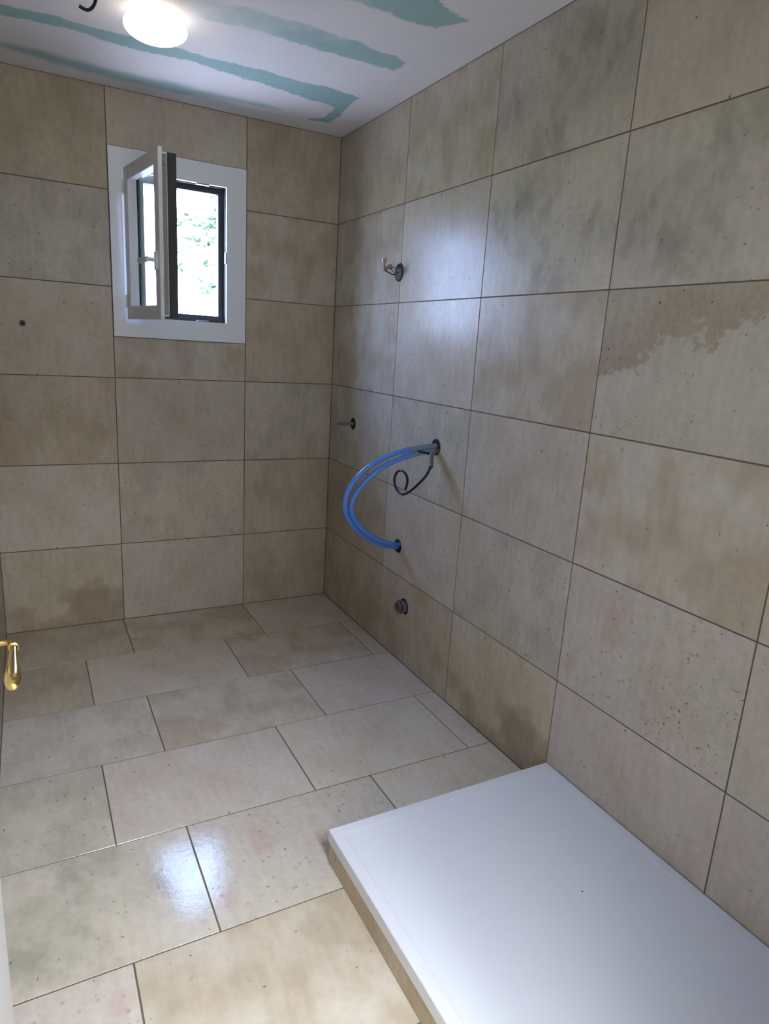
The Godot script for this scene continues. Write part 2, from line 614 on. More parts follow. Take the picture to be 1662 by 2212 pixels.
func build_shell() -> void:
	# ---- floor
	var st := begin()
	span(st, Vector3(XL - 0.2, -0.25, -0.35), Vector3(0.2, -GR, ZN + 0.12))
	var fl := obj("floor", st, M.grout)
	structure(fl, "bathroom floor of beige stone-look tiles laid in broken bond with thin dark joints", "floor")
	var zs := [0.0, 0.402, 0.796, 1.196, 1.594, 1.990, 2.388, 2.786, ZN]
	var joints := [[-1.082, -0.478], [-1.282, -0.678, -0.081], [-1.092, -0.491], [-1.294, -0.696, -0.098], [-1.103, -0.500], [-1.302, -0.700], [-1.1, -0.5], [-1.3, -0.7]]
	var pick := [[7, 2, 0], [7, 0, 2, 0], [5, 2, 0], [5, 0, 0, 0], [1, 4, 0], [4, 2, 0], [2, 0, 0], [0, 2, 0]]
	for r in 8:
		var xs: Array = [XL] + joints[r] + [0.0]
		for k in xs.size() - 1:
			if r >= 5 and xs[k] >= -0.72:
				continue   # under the shower plinth
			var flip := Vector2(rng.randi() % 2, rng.randi() % 2)
			lay(fl, M.floor_tile, Vector3.ZERO, Vector3.RIGHT, Vector3.FORWARD, Vector3.UP, Rect2(xs[k], -zs[r + 1], xs[k + 1] - xs[k], zs[r + 1] - zs[r]), Vector2(0.6 - (xs[k + 1] - xs[k]) if k == 0 else 0.0, 0.0), pick[r][k], flip)
	var ys := [0.0, 0.393, 0.789, 1.186, 1.582, 1.978, H]
	# ---- back wall, with the opening of the window
	st = begin()
	for q in [[XL - 0.2, -1.05, -0.25, 2.6], [-0.50, 0.2, -0.25, 2.6], [-1.05, -0.50, -0.25, 1.39], [-1.05, -0.50, 2.135, 2.6]]:
		span(st, Vector3(q[0], q[2], -0.185), Vector3(q[1], q[3], -GR))
	var wb := obj("wall_back", st, M.grout)
	structure(wb, "back wall with the small window, clad in stacked beige stone-look tiles", "wall")
	var bx := [XL, -1.077, -0.472, 0.0]
	var bpick := [[6, 0, 7], [0, 5, 7], [7, 0, 5], [0, 2, 7], [5, 0, 2], [7, 0, 7]]
	for r in 6:
		for c in 3:
			var y0: float = ys[r]
			var y1: float = ys[r + 1]
			if c == 1:
				if r == 4:
					continue
				if r == 3:
					y1 = 1.369
				if r == 5:
					y0 = 2.152
				if r == 3:
					y0 = 1.186
			lay(wb, M.wall_tile, Vector3.ZERO, Vector3.RIGHT, Vector3.UP, Vector3.BACK, Rect2(bx[c], y0, bx[c + 1] - bx[c], y1 - y0), Vector2(0.6 - (bx[c + 1] - bx[c]) if c == 0 else 0.0, maxf(0.0, 0.396 - (y1 - y0)) if r == 3 and c == 1 else 0.0), bpick[r][c], Vector2(1, 0) if r == 0 else Vector2(rng.randi() % 2, rng.randi() % 2), [Vector3(-1.435, 1.401, 0.013)])
	# ---- right wall
	st = begin()
	span(st, Vector3(GR, -0.25, -0.35), Vector3(0.2, 2.6, ZN + 0.12))
	var wr := obj("wall_right", st, M.grout)
	structure(wr, "right wall of stacked beige stone-look tiles with open pipe holes", "wall")
	var rz := [0.0, 0.083, 0.682, 1.281, 1.880, 2.475, ZN]
	var rpick := [[7, 7, 7, 6, 0, 0], [7, 7, 0, 5, 4, 0], [7, 5, 5, 0, 2, 0], [7, 2, 0, 2, 3, 0], [7, 2, 0, 1, 1, 0], [7, 7, 2, 1, 0, 0]]
	var rflip := {"0,3": Vector2(1, 0), "1,3": Vector2(0, 0), "1,4": Vector2(0, 0), "3,4": Vector2(0, 0), "3,3": Vector2(0, 0)}
	var holes := [Vector3(1.066, 1.017, 0.034), Vector3(0.814, 0.527, 0.033), Vector3(0.905, 0.270, 0.036), Vector3(0.283, 1.012, 0.030), Vector3(0.672, 1.706, 0.038)]
	for r in 6:
		for c in 6:
			var flip: Vector2 = rflip.get("%d,%d" % [r, c], Vector2(rng.randi() % 2, rng.randi() % 2))
			# u runs along +z so that the field is read from the corner outwards
			lay(wr, M.wall_tile, Vector3.ZERO, Vector3.BACK, Vector3.UP, Vector3.LEFT, Rect2(rz[c], ys[r], rz[c + 1] - rz[c], ys[r + 1] - ys[r]), Vector2.ZERO, rpick[r][c], flip, holes)
	# ---- left wall
	st = begin()
	span(st, Vector3(XL - 0.2, -0.25, -0.35), Vector3(XL - GR, 2.6, ZN + 0.12))
	var wl := obj("wall_left", st, M.grout)
	structure(wl, "left wall of stacked beige stone-look tiles behind the open door", "wall")
	var lz := [0.0, 0.60, 1.20, 1.80, 2.40, 3.0, ZN]
	for r in 6:
		for c in 6:
			lay(wl, M.wall_tile, Vector3(XL, 0, 0), Vector3.FORWARD, Vector3.UP, Vector3.RIGHT, Rect2(-lz[c + 1], ys[r], lz[c + 1] - lz[c], ys[r + 1] - ys[r]), Vector2.ZERO, [7, 0, 5, 2][(r + c * 2) % 4], Vector2(rng.randi() % 2, rng.randi() % 2))
	# ---- near wall with the doorway the picture is taken from
	st = begin()
	span(st, Vector3(XL - 0.2, -0.25, ZN), Vector3(-1.56, 2.6, ZN + 0.12))
	span(st, Vector3(-0.80, -0.25, ZN), Vector3(0.2, 2.6, ZN + 0.12))
	span(st, Vector3(-1.56, 2.05, ZN), Vector3(-0.80, 2.6, ZN + 0.12))
	structure(obj("wall_near", st, M.plaster), "plastered near wall with the doorway", "wall")
	# ---- ceiling: one board face with its own picture, backed by a slab
	st = begin()
	poly(st, [Vector3(XL, H, 0), Vector3(0, H, 0), Vector3(0, H, ZN), Vector3(XL, H, ZN)], Vector3.DOWN, [Vector2((XL + 1.6) / 1.6, 0), Vector2(1, 0), Vector2(1, ZN / 3.1), Vector2((XL + 1.6) / 1.6, ZN / 3.1)])
	for e in [[Vector3(XL, 0, 0), Vector3(0, 0, 0), Vector3(0, 0, -1)], [Vector3(0, 0, 0), Vector3(0, 0, ZN), Vector3(1, 0, 0)], [Vector3(0, 0, ZN), Vector3(XL, 0, ZN), Vector3(0, 0, 1)], [Vector3(XL, 0, ZN), Vector3(XL, 0, 0), Vector3(-1, 0, 0)]]:
		var z := Vector2(0.01, 0.99)
		poly(st, [e[0] + Vector3(0, H, 0), e[1] + Vector3(0, H, 0), e[1] + Vector3(0, H + 0.013, 0), e[0] + Vector3(0, H + 0.013, 0)], e[2], [z, z, z, z])
	poly(st, [Vector3(XL, H + 0.013, 0), Vector3(0, H + 0.013, 0), Vector3(0, H + 0.013, ZN), Vector3(XL, H + 0.013, ZN)], Vector3.UP, [Vector2.ZERO, Vector2.ZERO, Vector2.ZERO, Vector2.ZERO])
	var cl := obj("ceiling", st, M.ceiling)
	structure(cl, "plasterboard ceiling skimmed white in broad strokes with bare green bands", "ceiling")
	st = begin()
	span(st, Vector3(XL - 0.2, H + 0.013, -0.185), Vector3(0.2, 2.7, ZN + 0.12))
	obj("slab", st, M.plaster, cl)
	# ---- hall behind the camera
	st = begin()
	span(st, Vector3(-2.7, -0.25, ZN + 0.12), Vector3(0.9, 0.0, 4.75))
	structure(obj("floor", st, M.plaster), "pale hall floor beyond the doorway", "floor")
	st = begin()
	span(st, Vector3(-2.7, 2.5, ZN + 0.12), Vector3(0.9, 2.7, 4.75))
	structure(obj("ceiling", st, M.plaster), "white hall ceiling beyond the doorway", "ceiling")
	st = begin()
	span(st, Vector3(-2.7, 0.0, ZN + 0.12), Vector3(-2.55, 2.5, 4.75))
	span(st, Vector3(0.75, 0.0, ZN + 0.12), Vector3(0.9, 2.5, 4.75))
	span(st, Vector3(-2.55, 0.0, ZN), Vector3(XL - 0.2, 2.5, ZN + 0.12))
	span(st, Vector3(0.2, 0.0, ZN), Vector3(0.75, 2.5, ZN + 0.12))
	span(st, Vector3(-2.55, 0.0, 4.6), Vector3(0.75, 2.5, 4.75))
	structure(obj("wall_hall", st, M.plaster), "white walls of the hall beyond the doorway", "wall")
	# the two lit panels on the hall ceiling, one just outside the doorway
	panel(Vector3(-1.06, 2.5, 3.50), 8.5, "square white panel lamp on the hall ceiling just outside the doorway")
	panel(Vector3(-0.86, 2.5, 4.22), 9.5, "square white panel lamp on the hall ceiling by the far hall wall")


func panel(at: Vector3, energy: float, label: String) -> void:
	var hp := thing("hall_ceiling_lamp", label, "lamp", at)
	var st := begin()
	span(st, at + Vector3(-0.24, -0.03, -0.24), at + Vector3(0.24, 0, 0.24), 0.004)
	obj("housing", st, M.pvc, hp)
	st = begin()
	span(st, at + Vector3(-0.22, -0.036, -0.22), at + Vector3(0.22, -0.031, 0.22))
	obj("diffuser", st, M.lamp, hp)
	var al := AreaLight3D.new()
	al.name = "hall_ceiling_lamp_light"
	al.area_size = Vector2(0.44, 0.44)
	al.area_normalize_energy = true
	al.light_energy = energy
	al.light_color = Color(0.92, 0.95, 1.0)
	al.area_range = 12.0
	al.shadow_enabled = true
	hp.add_child(al)
	al.position = Vector3(0, -0.045, 0)
	al.rotation = Vector3(-PI / 2, 0, 0)


func build_window() -> void:
	# window_1 > casing, frame, sill, sash (> pane, handle, gearing), striker plates
	var x0 := -1.075
	var x1 := -0.474
	var y0 := 1.368
	var y1 := 2.153
	var ix0 := -0.985
	var ix1 := -0.567
	var iy0 := 1.459
	var iy1 := 2.062
	var win := thing("window_1", "small white casement window with its sash swung open into the room", "window", Vector3((x0 + x1) / 2, y0, 0))
	win.set_meta("kind", "structure")
	var ring := func(st: SurfaceTool, a: Array, b: Array, z0: float, z1: float, bev: float) -> void:
		# a rectangular frame between outer rectangle a and inner rectangle b = [x0, y0, x1, y1]
		span(st, Vector3(a[0], a[1], z0), Vector3(b[0], a[3], z1), bev)
		span(st, Vector3(b[2], a[1], z0), Vector3(a[2], a[3], z1), bev)
		span(st, Vector3(b[0], a[1], z0), Vector3(b[2], b[1], z1), bev)
		span(st, Vector3(b[0], b[3], z0), Vector3(b[2], a[3], z1), bev)
	var st := begin()
	ring.call(st, [x0 + 0.001, y0 + 0.002, x1 - 0.001, y1 - 0.002], [ix0 - 0.036, iy0 - 0.036, ix1 + 0.036, iy1 + 0.036], -0.012, 0.006, 0.0)
	ring.call(st, [ix0 - 0.040, iy0 - 0.040, ix1 + 0.040, iy1 + 0.040], [ix0, iy0, ix1, iy1], -0.014, 0.0085, 0.0)
	obj("casing", st, M.pvc, win)
	st = begin()
	ring.call(st, [ix0 - 0.075, iy0 - 0.075, ix1 + 0.075, iy1 + 0.079], [ix0 + 0.0, iy0 - 0.004, ix1 + 0.0, iy1 + 0.0], -0.088, -0.0145, 0.0)
	ring.call(st, [ix0 - 0.01, iy0 - 0.01, ix1 + 0.01, iy1 + 0.01], [ix0 + 0.010, iy0 + 0.032, ix1 - 0.026, iy1 - 0.026], -0.084, -0.050, 0.002)
	obj("frame", st, M.anthracite, win)
	st = begin()
	ring.call(st, [ix0 - 0.002, iy0 - 0.006, ix1 + 0.002, iy1 + 0.002], [ix0 + 0.004, iy0 + 0.0, ix1 - 0.004, iy1 - 0.004], -0.024, -0.0150, 0.0)
	obj("gasket", st, M.gasket, win)
	st = begin()
	span(st, Vector3(ix0, iy0 - 0.02, -0.20), Vector3(ix1, iy0 + 0.022, -0.085), 0.003)
	obj("sill", st, M.anthracite, win)
	for q in [[Vector3(-0.704, iy1 - 0.006, -0.012), Vector3(-0.646, iy1 - 0.001, 0.0095)], [Vector3(ix1 - 0.006, 1.730, -0.012), Vector3(ix1 - 0.001, 1.782, 0.0095)], [Vector3(-0.708, iy0 + 0.001, -0.012), Vector3(-0.653, iy0 + 0.006, 0.0095)]]:
		st = begin()
		span(st, q[0], q[1], 0.001)
		obj("striker_plate", st, M.steel, win)
	# the sash, in its own axes: u from the hinge to the free edge, y up, n out of its room face
	var th := deg_to_rad(81.9)
	var U := Vector3(cos(th), 0, sin(th))
	var N := Vector3(-sin(th), 0, cos(th))
	var bs := Basis(U, Vector3.UP, N)
	var at := Vector3(-1.018, 1.446, 0.030)
	var w := 0.462
	var h := 0.622
	var f := 0.056
	st = begin()
	var bar := func(s: SurfaceTool, a: Vector3, b: Vector3, bev := 0.002) -> void:
		box(s, (a + b) / 2.0, (b - a).abs(), bev)
	bar.call(st, Vector3(0, 0, -0.016), Vector3(f, h, 0))
	bar.call(st, Vector3(w - f, 0, -0.016), Vector3(w, h, 0))
	bar.call(st, Vector3(f - 0.002, 0, -0.016), Vector3(w - f + 0.002, f, -0.0004))
	bar.call(st, Vector3(f - 0.002, h - f, -0.016), Vector3(w - f + 0.002, h, -0.0004))
	for q in [[0.014, f - 0.004, 0.014, h - 0.014], [w - f + 0.004, w - 0.014, 0.014, h - 0.014]]:
		bar.call(st, Vector3(q[0], q[2], -0.040), Vector3(q[1], q[3], -0.014))
	for q in [[0.014, f - 0.004], [h - f + 0.004, h - 0.014]]:
		bar.call(st, Vector3(0.03, q[0], -0.040), Vector3(w - 0.03, q[1], -0.014))
	var sash := MeshInstance3D.new()
	sash.name = "sash"
	sash.mesh = st.commit()
	sash.material_override = M.pvc
	win.add_child(sash, true)
	sash.transform = Transform3D(bs, at - win.position)
	var sub := func(called: String, s: SurfaceTool, m: Material) -> void:
		var o := MeshInstance3D.new()
		o.name = called
		o.mesh = s.commit()
		o.material_override = m
		sash.add_child(o, true)
	st = begin()
	for q in [[Vector3(0.012, 0.012, -0.074), Vector3(0.034, h - 0.012, -0.040)], [Vector3(w - 0.034, 0.012, -0.074), Vector3(w - 0.011, h - 0.012, -0.040)], [Vector3(0.03, 0.012, -0.074), Vector3(w - 0.03, 0.034, -0.0402)], [Vector3(0.03, h - 0.034, -0.074), Vector3(w - 0.03, h - 0.012, -0.0402)]]:
		bar.call(st, q[0], q[1])
	sub.call("outer_frame", st, M.anthracite)
	st = begin()
	bar.call(st, Vector3(f - 0.008, f - 0.008, -0.050), Vector3(w - f + 0.008, h - f + 0.008, -0.046), 0.0)
	sub.call("pane", st, M.glass)
	st = begin()   # black glazing seal round the pane
	for q in [[Vector3(f - 0.006, f - 0.006, -0.0458), Vector3(f - 0.003, h - f + 0.006, -0.0405)], [Vector3(w - f + 0.003, f - 0.006, -0.0458), Vector3(w - f + 0.006, h - f + 0.006, -0.0405)]]:
		bar.call(st, q[0], q[1], 0.0)
	sub.call("seal", st, M.gasket)
	st = begin()   # gearing in the groove of the free edge
	bar.call(st, Vector3(w - 0.0145, 0.02, -0.036), Vector3(w - 0.0125, h - 0.02, -0.020), 0.0005)
	for y in [0.06, 0.20, 0.33, 0.45, 0.56]:
		bar.call(st, Vector3(w - 0.013, y, -0.032), Vector3(w - 0.009, y + 0.012, -0.024), 0.001)
	sub.call("gearing", st, M.steel)
	st = begin()
	bar.call(st, Vector3(w - 0.045, 0.185, -0.001), Vector3(w - 0.014, 0.255, 0.010), 0.004)
	tube(st, [Vector3(w - 0.030, 0.222, 0.008), Vector3(w - 0.030, 0.222, 0.040)], 0.008, 12)
	box(st, Vector3(w - 0.078, 0.222, 0.040), Vector3(0.118, 0.021, 0.013), 0.004)
	sub.call("handle", st, M.pvc)
	st = begin()
	for y in [0.05, 0.52]:
		tube(st, [Vector3(-0.006, y, -0.004), Vector3(-0.006, y + 0.055, -0.004)], 0.007, 12)
	sub.call("hinge", st, M.pvc)


func build_door() -> void:
	var fx := -1.513
	var d := thing("door_1", "white painted door standing open along the left wall with a brass lever", "door", Vector3(fx - 0.02, 0, 2.70))
	d.set_meta("kind", "structure")
	var st := begin()
	span(st, Vector3(fx - 0.04, 0.008, 2.352), Vector3(fx, 2.03, 3.055), 0.002)
	obj("leaf", st, M.paint, d)
	st = begin()
	span(st, Vector3(fx - 0.001, 0.90, 2.388), Vector3(fx + 0.003, 1.11, 2.432), 0.0012)
	lathe(st, Vector3(fx + 0.003, 1.006, 2.41), Vector3.RIGHT, [[0.016, 0.0], [0.016, 0.003], [0.011, 0.007], [0.0062, 0.008]], 20)
	var hd := obj("handle_plate", st, M.brass, d)
	var gx := -1.470
	st = begin()
	var path := smooth_path([Vector3(fx, 1.006, 2.410), Vector3(fx + 0.018, 1.006, 2.410), Vector3(gx - 0.014, 1.006, 2.4100), Vector3(gx - 0.004, 1.006, 2.4135), Vector3(gx, 1.006, 2.422), Vector3(gx, 1.006, 2.434)], 5)
	tube(st, path, 0.0038, 14)
	# collar, then the teardrop grip running towards the hinges
	lathe(st, Vector3(gx, 1.006, 2.424), Vector3.BACK, [[0.0038, 0.0], [0.0062, 0.001], [0.0066, 0.003], [0.0062, 0.005], [0.0044, 0.006]], 20)
	lathe(st, Vector3(gx, 1.006, 2.430), Vector3.BACK, [[0.0042, 0.0], [0.0045, 0.012], [0.0053, 0.029], [0.0066, 0.048], [0.0080, 0.065], [0.0087, 0.077], [0.0086, 0.086], [0.0077, 0.094], [0.0062, 0.0995], [0.0038, 0.1030], [0.0, 0.1042]], 24)
	obj("handle", st, M.brass, d)
	hd.set_meta("label", "brass back plate")


func build_tray() -> void:
	var tx := -0.780
	var z0 := 1.886
	var z1 := ZN - 0.003
	# plinth clad in tile
	var pl := thing("shower_plinth", "low plinth clad in beige tile under the white shower tray", "plinth", Vector3(tx / 2, 0, (z0 + z1) / 2))
	var st := begin()
	span(st, Vector3(tx + 0.010, 0.0, z0 + 0.010), Vector3(-0.001, 0.064, z1))
	obj("core", st, M.plaster, pl)
	var cuts := [z0 + 0.002, 2.485, z1]
	for k in 2:
		var t := tile_mesh(Vector3(tx + 0.002, 0.001, cuts[k] + 0.001), Vector3.BACK, Vector3.UP, Vector3.LEFT, cuts[k + 1] - cuts[k] - 0.002, 0.063, Color(0.96, 0.92, 0.85), Vector2(0, 0.1), Vector2(0, 0))
		obj("tile", t, M.wall_tile[7], pl)
	obj("tile", tile_mesh(Vector3(-0.002, 0.001, z0 + 0.002), Vector3.LEFT, Vector3.UP, Vector3.FORWARD, 0.595, 0.063, Color(0.96, 0.92, 0.86), Vector2(0, 0.1), Vector2(0, 0)), M.wall_tile[7], pl)
	obj("tile", tile_mesh(Vector3(-0.599, 0.001, z0 + 0.002), Vector3.LEFT, Vector3.UP, Vector3.FORWARD, 0.178, 0.063, Color(0.96, 0.92, 0.86), Vector2(0, 0.1), Vector2(0, 0)), M.wall_tile[0], pl)
	# the tray: flat rim, then a shallow dish
	var tr := thing("shower_tray", "large flat white shower tray on the low plinth against the right wall", "shower tray", Vector3(tx / 2, 0.065, (z0 + z1) / 2))
	st = begin()
	var top := 0.102
	var lo := 0.0655
	var x1 := -0.004
	var b := 0.002
	var o := [Vector2(tx, z0), Vector2(x1, z0), Vector2(x1, z1), Vector2(tx, z1)]
	var mid := Vector2((tx + x1) / 2, (z0 + z1) / 2)
	var rings := [[0.0, lo], [0.0, top - b], [b, top], [0.028, top], [0.036, top - 0.0010], [0.30, top - 0.004]]
	var loops := []
	for r in rings:
		var l := []
		for p in o:
			l.append(Vector3(p.x + signf(mid.x - p.x) * r[0], r[1], p.y + signf(mid.y - p.y) * r[0]))
		loops.append(l)
	for i in loops.size() - 1:
		for k in 4:
			var m := (k + 1) % 4
			var q := [loops[i][k], loops[i][m], loops[i + 1][m], loops[i + 1][k]]
			var side: Vector3 = (q[0] + q[1]) / 2.0 - Vector3(mid.x, q[0].y, mid.y)
			poly(st, q, side.normalized() + Vector3.UP * 0.5 if i < 2 else Vector3.UP)
	poly(st, loops[loops.size() - 1], Vector3.UP)
	poly(st, loops[0], Vector3.DOWN)
	obj("dish", st, M.resin, tr)
	st = begin()
	lathe(st, Vector3(-0.39, top - 0.0041, 2.93), Vector3.UP, [[0.055, 0.0], [0.055, 0.003], [0.05, 0.004], [0.0, 0.0045]], 28)
	obj("drain_cover", st, M.chrome, tr)
	# a crumb on the tray
	st = begin()
	lathe(st, Vector3(-0.284, top - 0.0036, 2.340), Vector3.UP, [[0.0016, 0.0], [0.0021, 0.001], [0.0012, 0.0022], [0.0, 0.0025]], 7)
	tag(obj("crumb", st, M.dark), "tiny dark crumb lying on the white shower tray", "crumb")


func hole_back(st: SurfaceTool, z: float, y: float, r: float) -> void:
	# the dark bottom of a hole in the right wall
	lathe(st, Vector3(GR - 0.0001, y, z), Vector3.LEFT, [[r, 0.0], [r, 0.0004], [0.0, 0.0004]], 24)


func build_fittings() -> void:
	var L := Vector3.LEFT
	# ---- ceiling lamp
	var at := Vector3(-1.003, H, 0.790)
	var lamp := thing("ceiling_lamp", "round glowing white globe lamp on the ceiling", "lamp", at)
	var st := begin()
	var prof := []
	for k in 21:
		var a := -PI / 2 + PI * k / 20.0
		prof.append([0.098 * cos(a), 0.0405 + 0.0395 * sin(a)])
	lathe(st, at, Vector3.DOWN, prof, 40)
	obj("shade", st, M.lamp, lamp)
	st = begin()
	lathe(st, at, Vector3.DOWN, [[0.035, 0.0], [0.035, 0.003], [0.030, 0.004]], 40)
	obj("base", st, M.pvc, lamp)
	var l := OmniLight3D.new()
	l.name = "ceiling_lamp_light"
	l.light_energy = 0.02
	l.light_color = Color(1.0, 0.97, 0.93)
	l.light_size = 0.05
	l.omni_range = 8.0
	l.omni_attenuation = 2.0
	l.shadow_enabled = true
	lamp.add_child(l)
	l.position = Vector3(0, -0.04, 0)
	# ---- cable hanging from the ceiling
	st = begin()
	tube(st, smooth_path([Vector3(-1.178, H + 0.004, 0.930), Vector3(-1.183, 2.340, 0.930), Vector3(-1.192, 2.311, 0.930), Vector3(-1.198, 2.296, 0.930), Vector3(-1.208, 2.284, 0.930), Vector3(-1.220, 2.280, 0.930), Vector3(-1.237, 2.285, 0.930)], 6), 0.0046, 12)
	tag(obj("ceiling_cable", st, M.black_wire), "short black cable end hooking down from the ceiling beside the lamp", "cable")
	# ---- capped stub on the back wall
	at = Vector3(-1.435, 1.401, 0)
	var s1 := thing("pipe_stub", "small chrome pipe stub in the back wall left of the window", "pipe", at)
	st = begin()
	lathe(st, at + Vector3(0, 0, -0.006), Vector3.BACK, [[0.0105, 0.0], [0.0105, 0.018], [0.0085, 0.0195], [0.0070, 0.0185], [0.0070, 0.004]], 22)
	obj("collar", st, M.chrome, s1)
	st = begin()
	lathe(st, at + Vector3(0, 0, -0.006), Vector3.BACK, [[0.0071, 0.0], [0.0071, 0.004], [0.0, 0.004]], 16)
	lathe(st, at + Vector3(0, -0.002, -0.002), Vector3.BACK, [[0.0035, 0.0], [0.0035, 0.012], [0.0, 0.013]], 12)
	obj("bore", st, M.dark, s1)
	# ---- threaded stub in the corner of the right wall
	at = Vector3(0, 1.012, 0.283)
	var s2 := thing("pipe_stub", "thin grey pipe stub sticking out of the right wall near the corner", "pipe", at)
	st = begin()
	hole_back(st, at.z, at.y, 0.031)
	obj("hole", st, M.dark, s2)
	st = begin()
	var px := []
	var pr := []
	for k in 25:
		px.append(at + L * (-0.006 + 0.088 * k / 24.0))
		pr.append(0.0085 if k % 2 == 0 else 0.0074)
	tube(st, px, pr, 14)
	obj("pipe", st, M.grey_pvc, s2)
	# ---- electrical box with loose wires
	at = Vector3(0, 1.706, 0.672)
	var el := thing("wire_outlet", "dark cable hole high on the right wall with two loose wires and terminals", "wiring", at)
	st = begin()
	hole_back(st, at.z, at.y, 0.039)
	obj("hole", st, M.dark, el)
	st = begin()
	lathe(st, at + L * -0.001 + Vector3(0, -0.004, -0.006), L, [[0.026, 0.0], [0.026, 0.0012], [0.0, 0.0013]], 22)
	obj("box_bottom", st, M.dark_grey, el)
	st = begin()
	lathe(st, at + L * -0.007, L, [[0.037, 0.0], [0.037, 0.009], [0.0345, 0.009], [0.0345, 0.001]], 26)
	obj("box_rim", st, M.dark_grey, el)
	st = begin()
	tube(st, smooth_path([Vector3(0.004, 1.712, 0.668), Vector3(-0.018, 1.696, 0.660), Vector3(-0.040, 1.700, 0.661), Vector3(-0.060, 1.709, 0.660), Vector3(-0.068, 1.722, 0.659), Vector3(-0.070, 1.738, 0.661)], 6), 0.0021, 8)
	obj("wire", st, M.black_wire, el)
	st = begin()
	tube(st, smooth_path([Vector3(0.004, 1.716, 0.676), Vector3(-0.014, 1.722, 0.670), Vector3(-0.034, 1.722, 0.671), Vector3(-0.052, 1.721, 0.672)], 6), 0.0016, 8)
	tube(st, smooth_path([Vector3(-0.044, 1.720, 0.672), Vector3(-0.034, 1.710, 0.669), Vector3(-0.012, 1.700, 0.664)], 6), 0.0012, 8)
	obj("wire", st, M.grey_pvc, el)
	for q in [[Vector3(-0.070, 1.737, 0.661), Vector3(-0.071, 1.757, 0.662), 0.0085, M.copper], [Vector3(-0.060, 1.712, 0.653), Vector3(-0.063, 1.719, 0.665), 0.0090, M.copper], [Vector3(-0.046, 1.719, 0.668), Vector3(-0.049, 1.728, 0.677), 0.0098, M.steel]]:
		st = begin()
		tube(st, [q[0], q[1]], q[2], 14)
		obj("terminal", st, q[3], el)
	# ---- water supply: two blue hoses looping between the two holes
	at = Vector3(0, 0.527, 0.814)
	var h1 := thing("hose_hole", "lower round pipe hole in the right wall where the blue hoses enter", "hole", at)
	st = begin()
	hole_back(st, at.z, at.y, 0.034)
	obj("hole", st, M.dark, h1)
	st = begin()
	lathe(st, at + L * -0.007, L, [[0.0325, 0.0], [0.0325, 0.0085], [0.0305, 0.0085], [0.0305, 0.0]], 26)
	obj("sleeve", st, M.grey_pvc, h1)
	at = Vector3(0, 1.017, 1.066)
	var h2 := thing("hose_hole", "upper round pipe hole in the right wall where the blue hoses and grey conduit leave", "hole", at)
	st = begin()
	hole_back(st, at.z, at.y, 0.035)
	obj("hole", st, M.dark, h2)
	st = begin()
	lathe(st, at + L * -0.007, L, [[0.0335, 0.0], [0.0335, 0.0085], [0.0315, 0.0085], [0.0315, 0.0]], 26)
	obj("sleeve", st, M.grey_pvc, h2)
	var runs := [
		["blue water hose on the outside of the loop beside the wall holes", [Vector3(0.006, 1.020, 1.064), Vector3(-0.03, 1.016, 1.053), Vector3(-0.11, 1.000, 1.027), Vector3(-0.20, 0.966, 1.003), Vector3(-0.27, 0.918, 0.984), Vector3(-0.32, 0.856, 0.968), Vector3(-0.338, 0.786, 0.955), Vector3(-0.32, 0.721, 0.942), Vector3(-0.26, 0.650, 0.920), Vector3(-0.15, 0.576, 0.878), Vector3(-0.05, 0.536, 0.836), Vector3(0.006, 0.520, 0.810)]],
		["blue water hose on the inside of the loop beside the wall holes", [Vector3(0.006, 1.004, 1.066), Vector3(-0.03, 1.000, 1.058), Vector3(-0.11, 0.977, 1.037), Vector3(-0.19, 0.942, 1.017), Vector3(-0.25, 0.895, 0.999), Vector3(-0.295, 0.836, 0.982), Vector3(-0.316, 0.775, 0.970), Vector3(-0.30, 0.719, 0.957), Vector3(-0.24, 0.652, 0.938), Vector3(-0.14, 0.590, 0.897), Vector3(-0.05, 0.551, 0.852), Vector3(0.006, 0.537, 0.823)]],
	]
	for q in runs:
		var path := smooth_path(q[1], 7)
		var hs := thing("water_hose", q[0], "hose", q[1][0])
		hs.set_meta("group", "blue water hoses")
		st = begin()
		tube(st, path.slice(7), 0.0106, 14)
		obj("hose", st, M.hose, hs)
		st = begin()
		tube(st, path.slice(0, 14), 0.0112, 14)
		obj("end_sleeve", st, M.hose_grey, hs).set_meta("label", "grey end sleeve")
	# ---- grey conduit and black cable out of the upper hole
	var cb := thing("power_cable", "black cable curling out of a grey conduit at the upper wall hole", "cable", Vector3(0, 0.99, 1.07))
	st = begin()
	tube(st, smooth_path([Vector3(0.006, 1.004, 1.080), Vector3(-0.022, 1.000, 1.086), Vector3(-0.042, 0.985, 1.104), Vector3(-0.056, 0.962, 1.126), Vector3(-0.062, 0.950, 1.136)], 6), 0.0095, 14)
	obj("conduit", st, M.grey_pvc, cb)
	st = begin()
	tube(st, smooth_path([Vector3(-0.060, 0.953, 1.133), Vector3(-0.080, 0.918, 1.136), Vector3(-0.100, 0.881, 1.117), Vector3(-0.114, 0.838, 1.070), Vector3(-0.120, 0.820, 1.026), Vector3(-0.124, 0.834, 0.983), Vector3(-0.122, 0.868, 0.960), Vector3(-0.118, 0.901, 0.972), Vector3(-0.113, 0.911, 1.005), Vector3(-0.108, 0.895, 1.034), Vector3(-0.104, 0.865, 1.034), Vector3(-0.101, 0.838, 1.018)], 7), 0.0052, 12)
	tube(st, smooth_path([Vector3(0.004, 0.996, 1.080), Vector3(-0.020, 0.990, 1.083), Vector3(-0.055, 0.996, 1.082), Vector3(-0.090, 1.003, 1.078)], 5), 0.0042, 10)
	obj("cable", st, M.black_wire, cb)
	# ---- drain outlet
	at = Vector3(0, 0.270, 0.905)
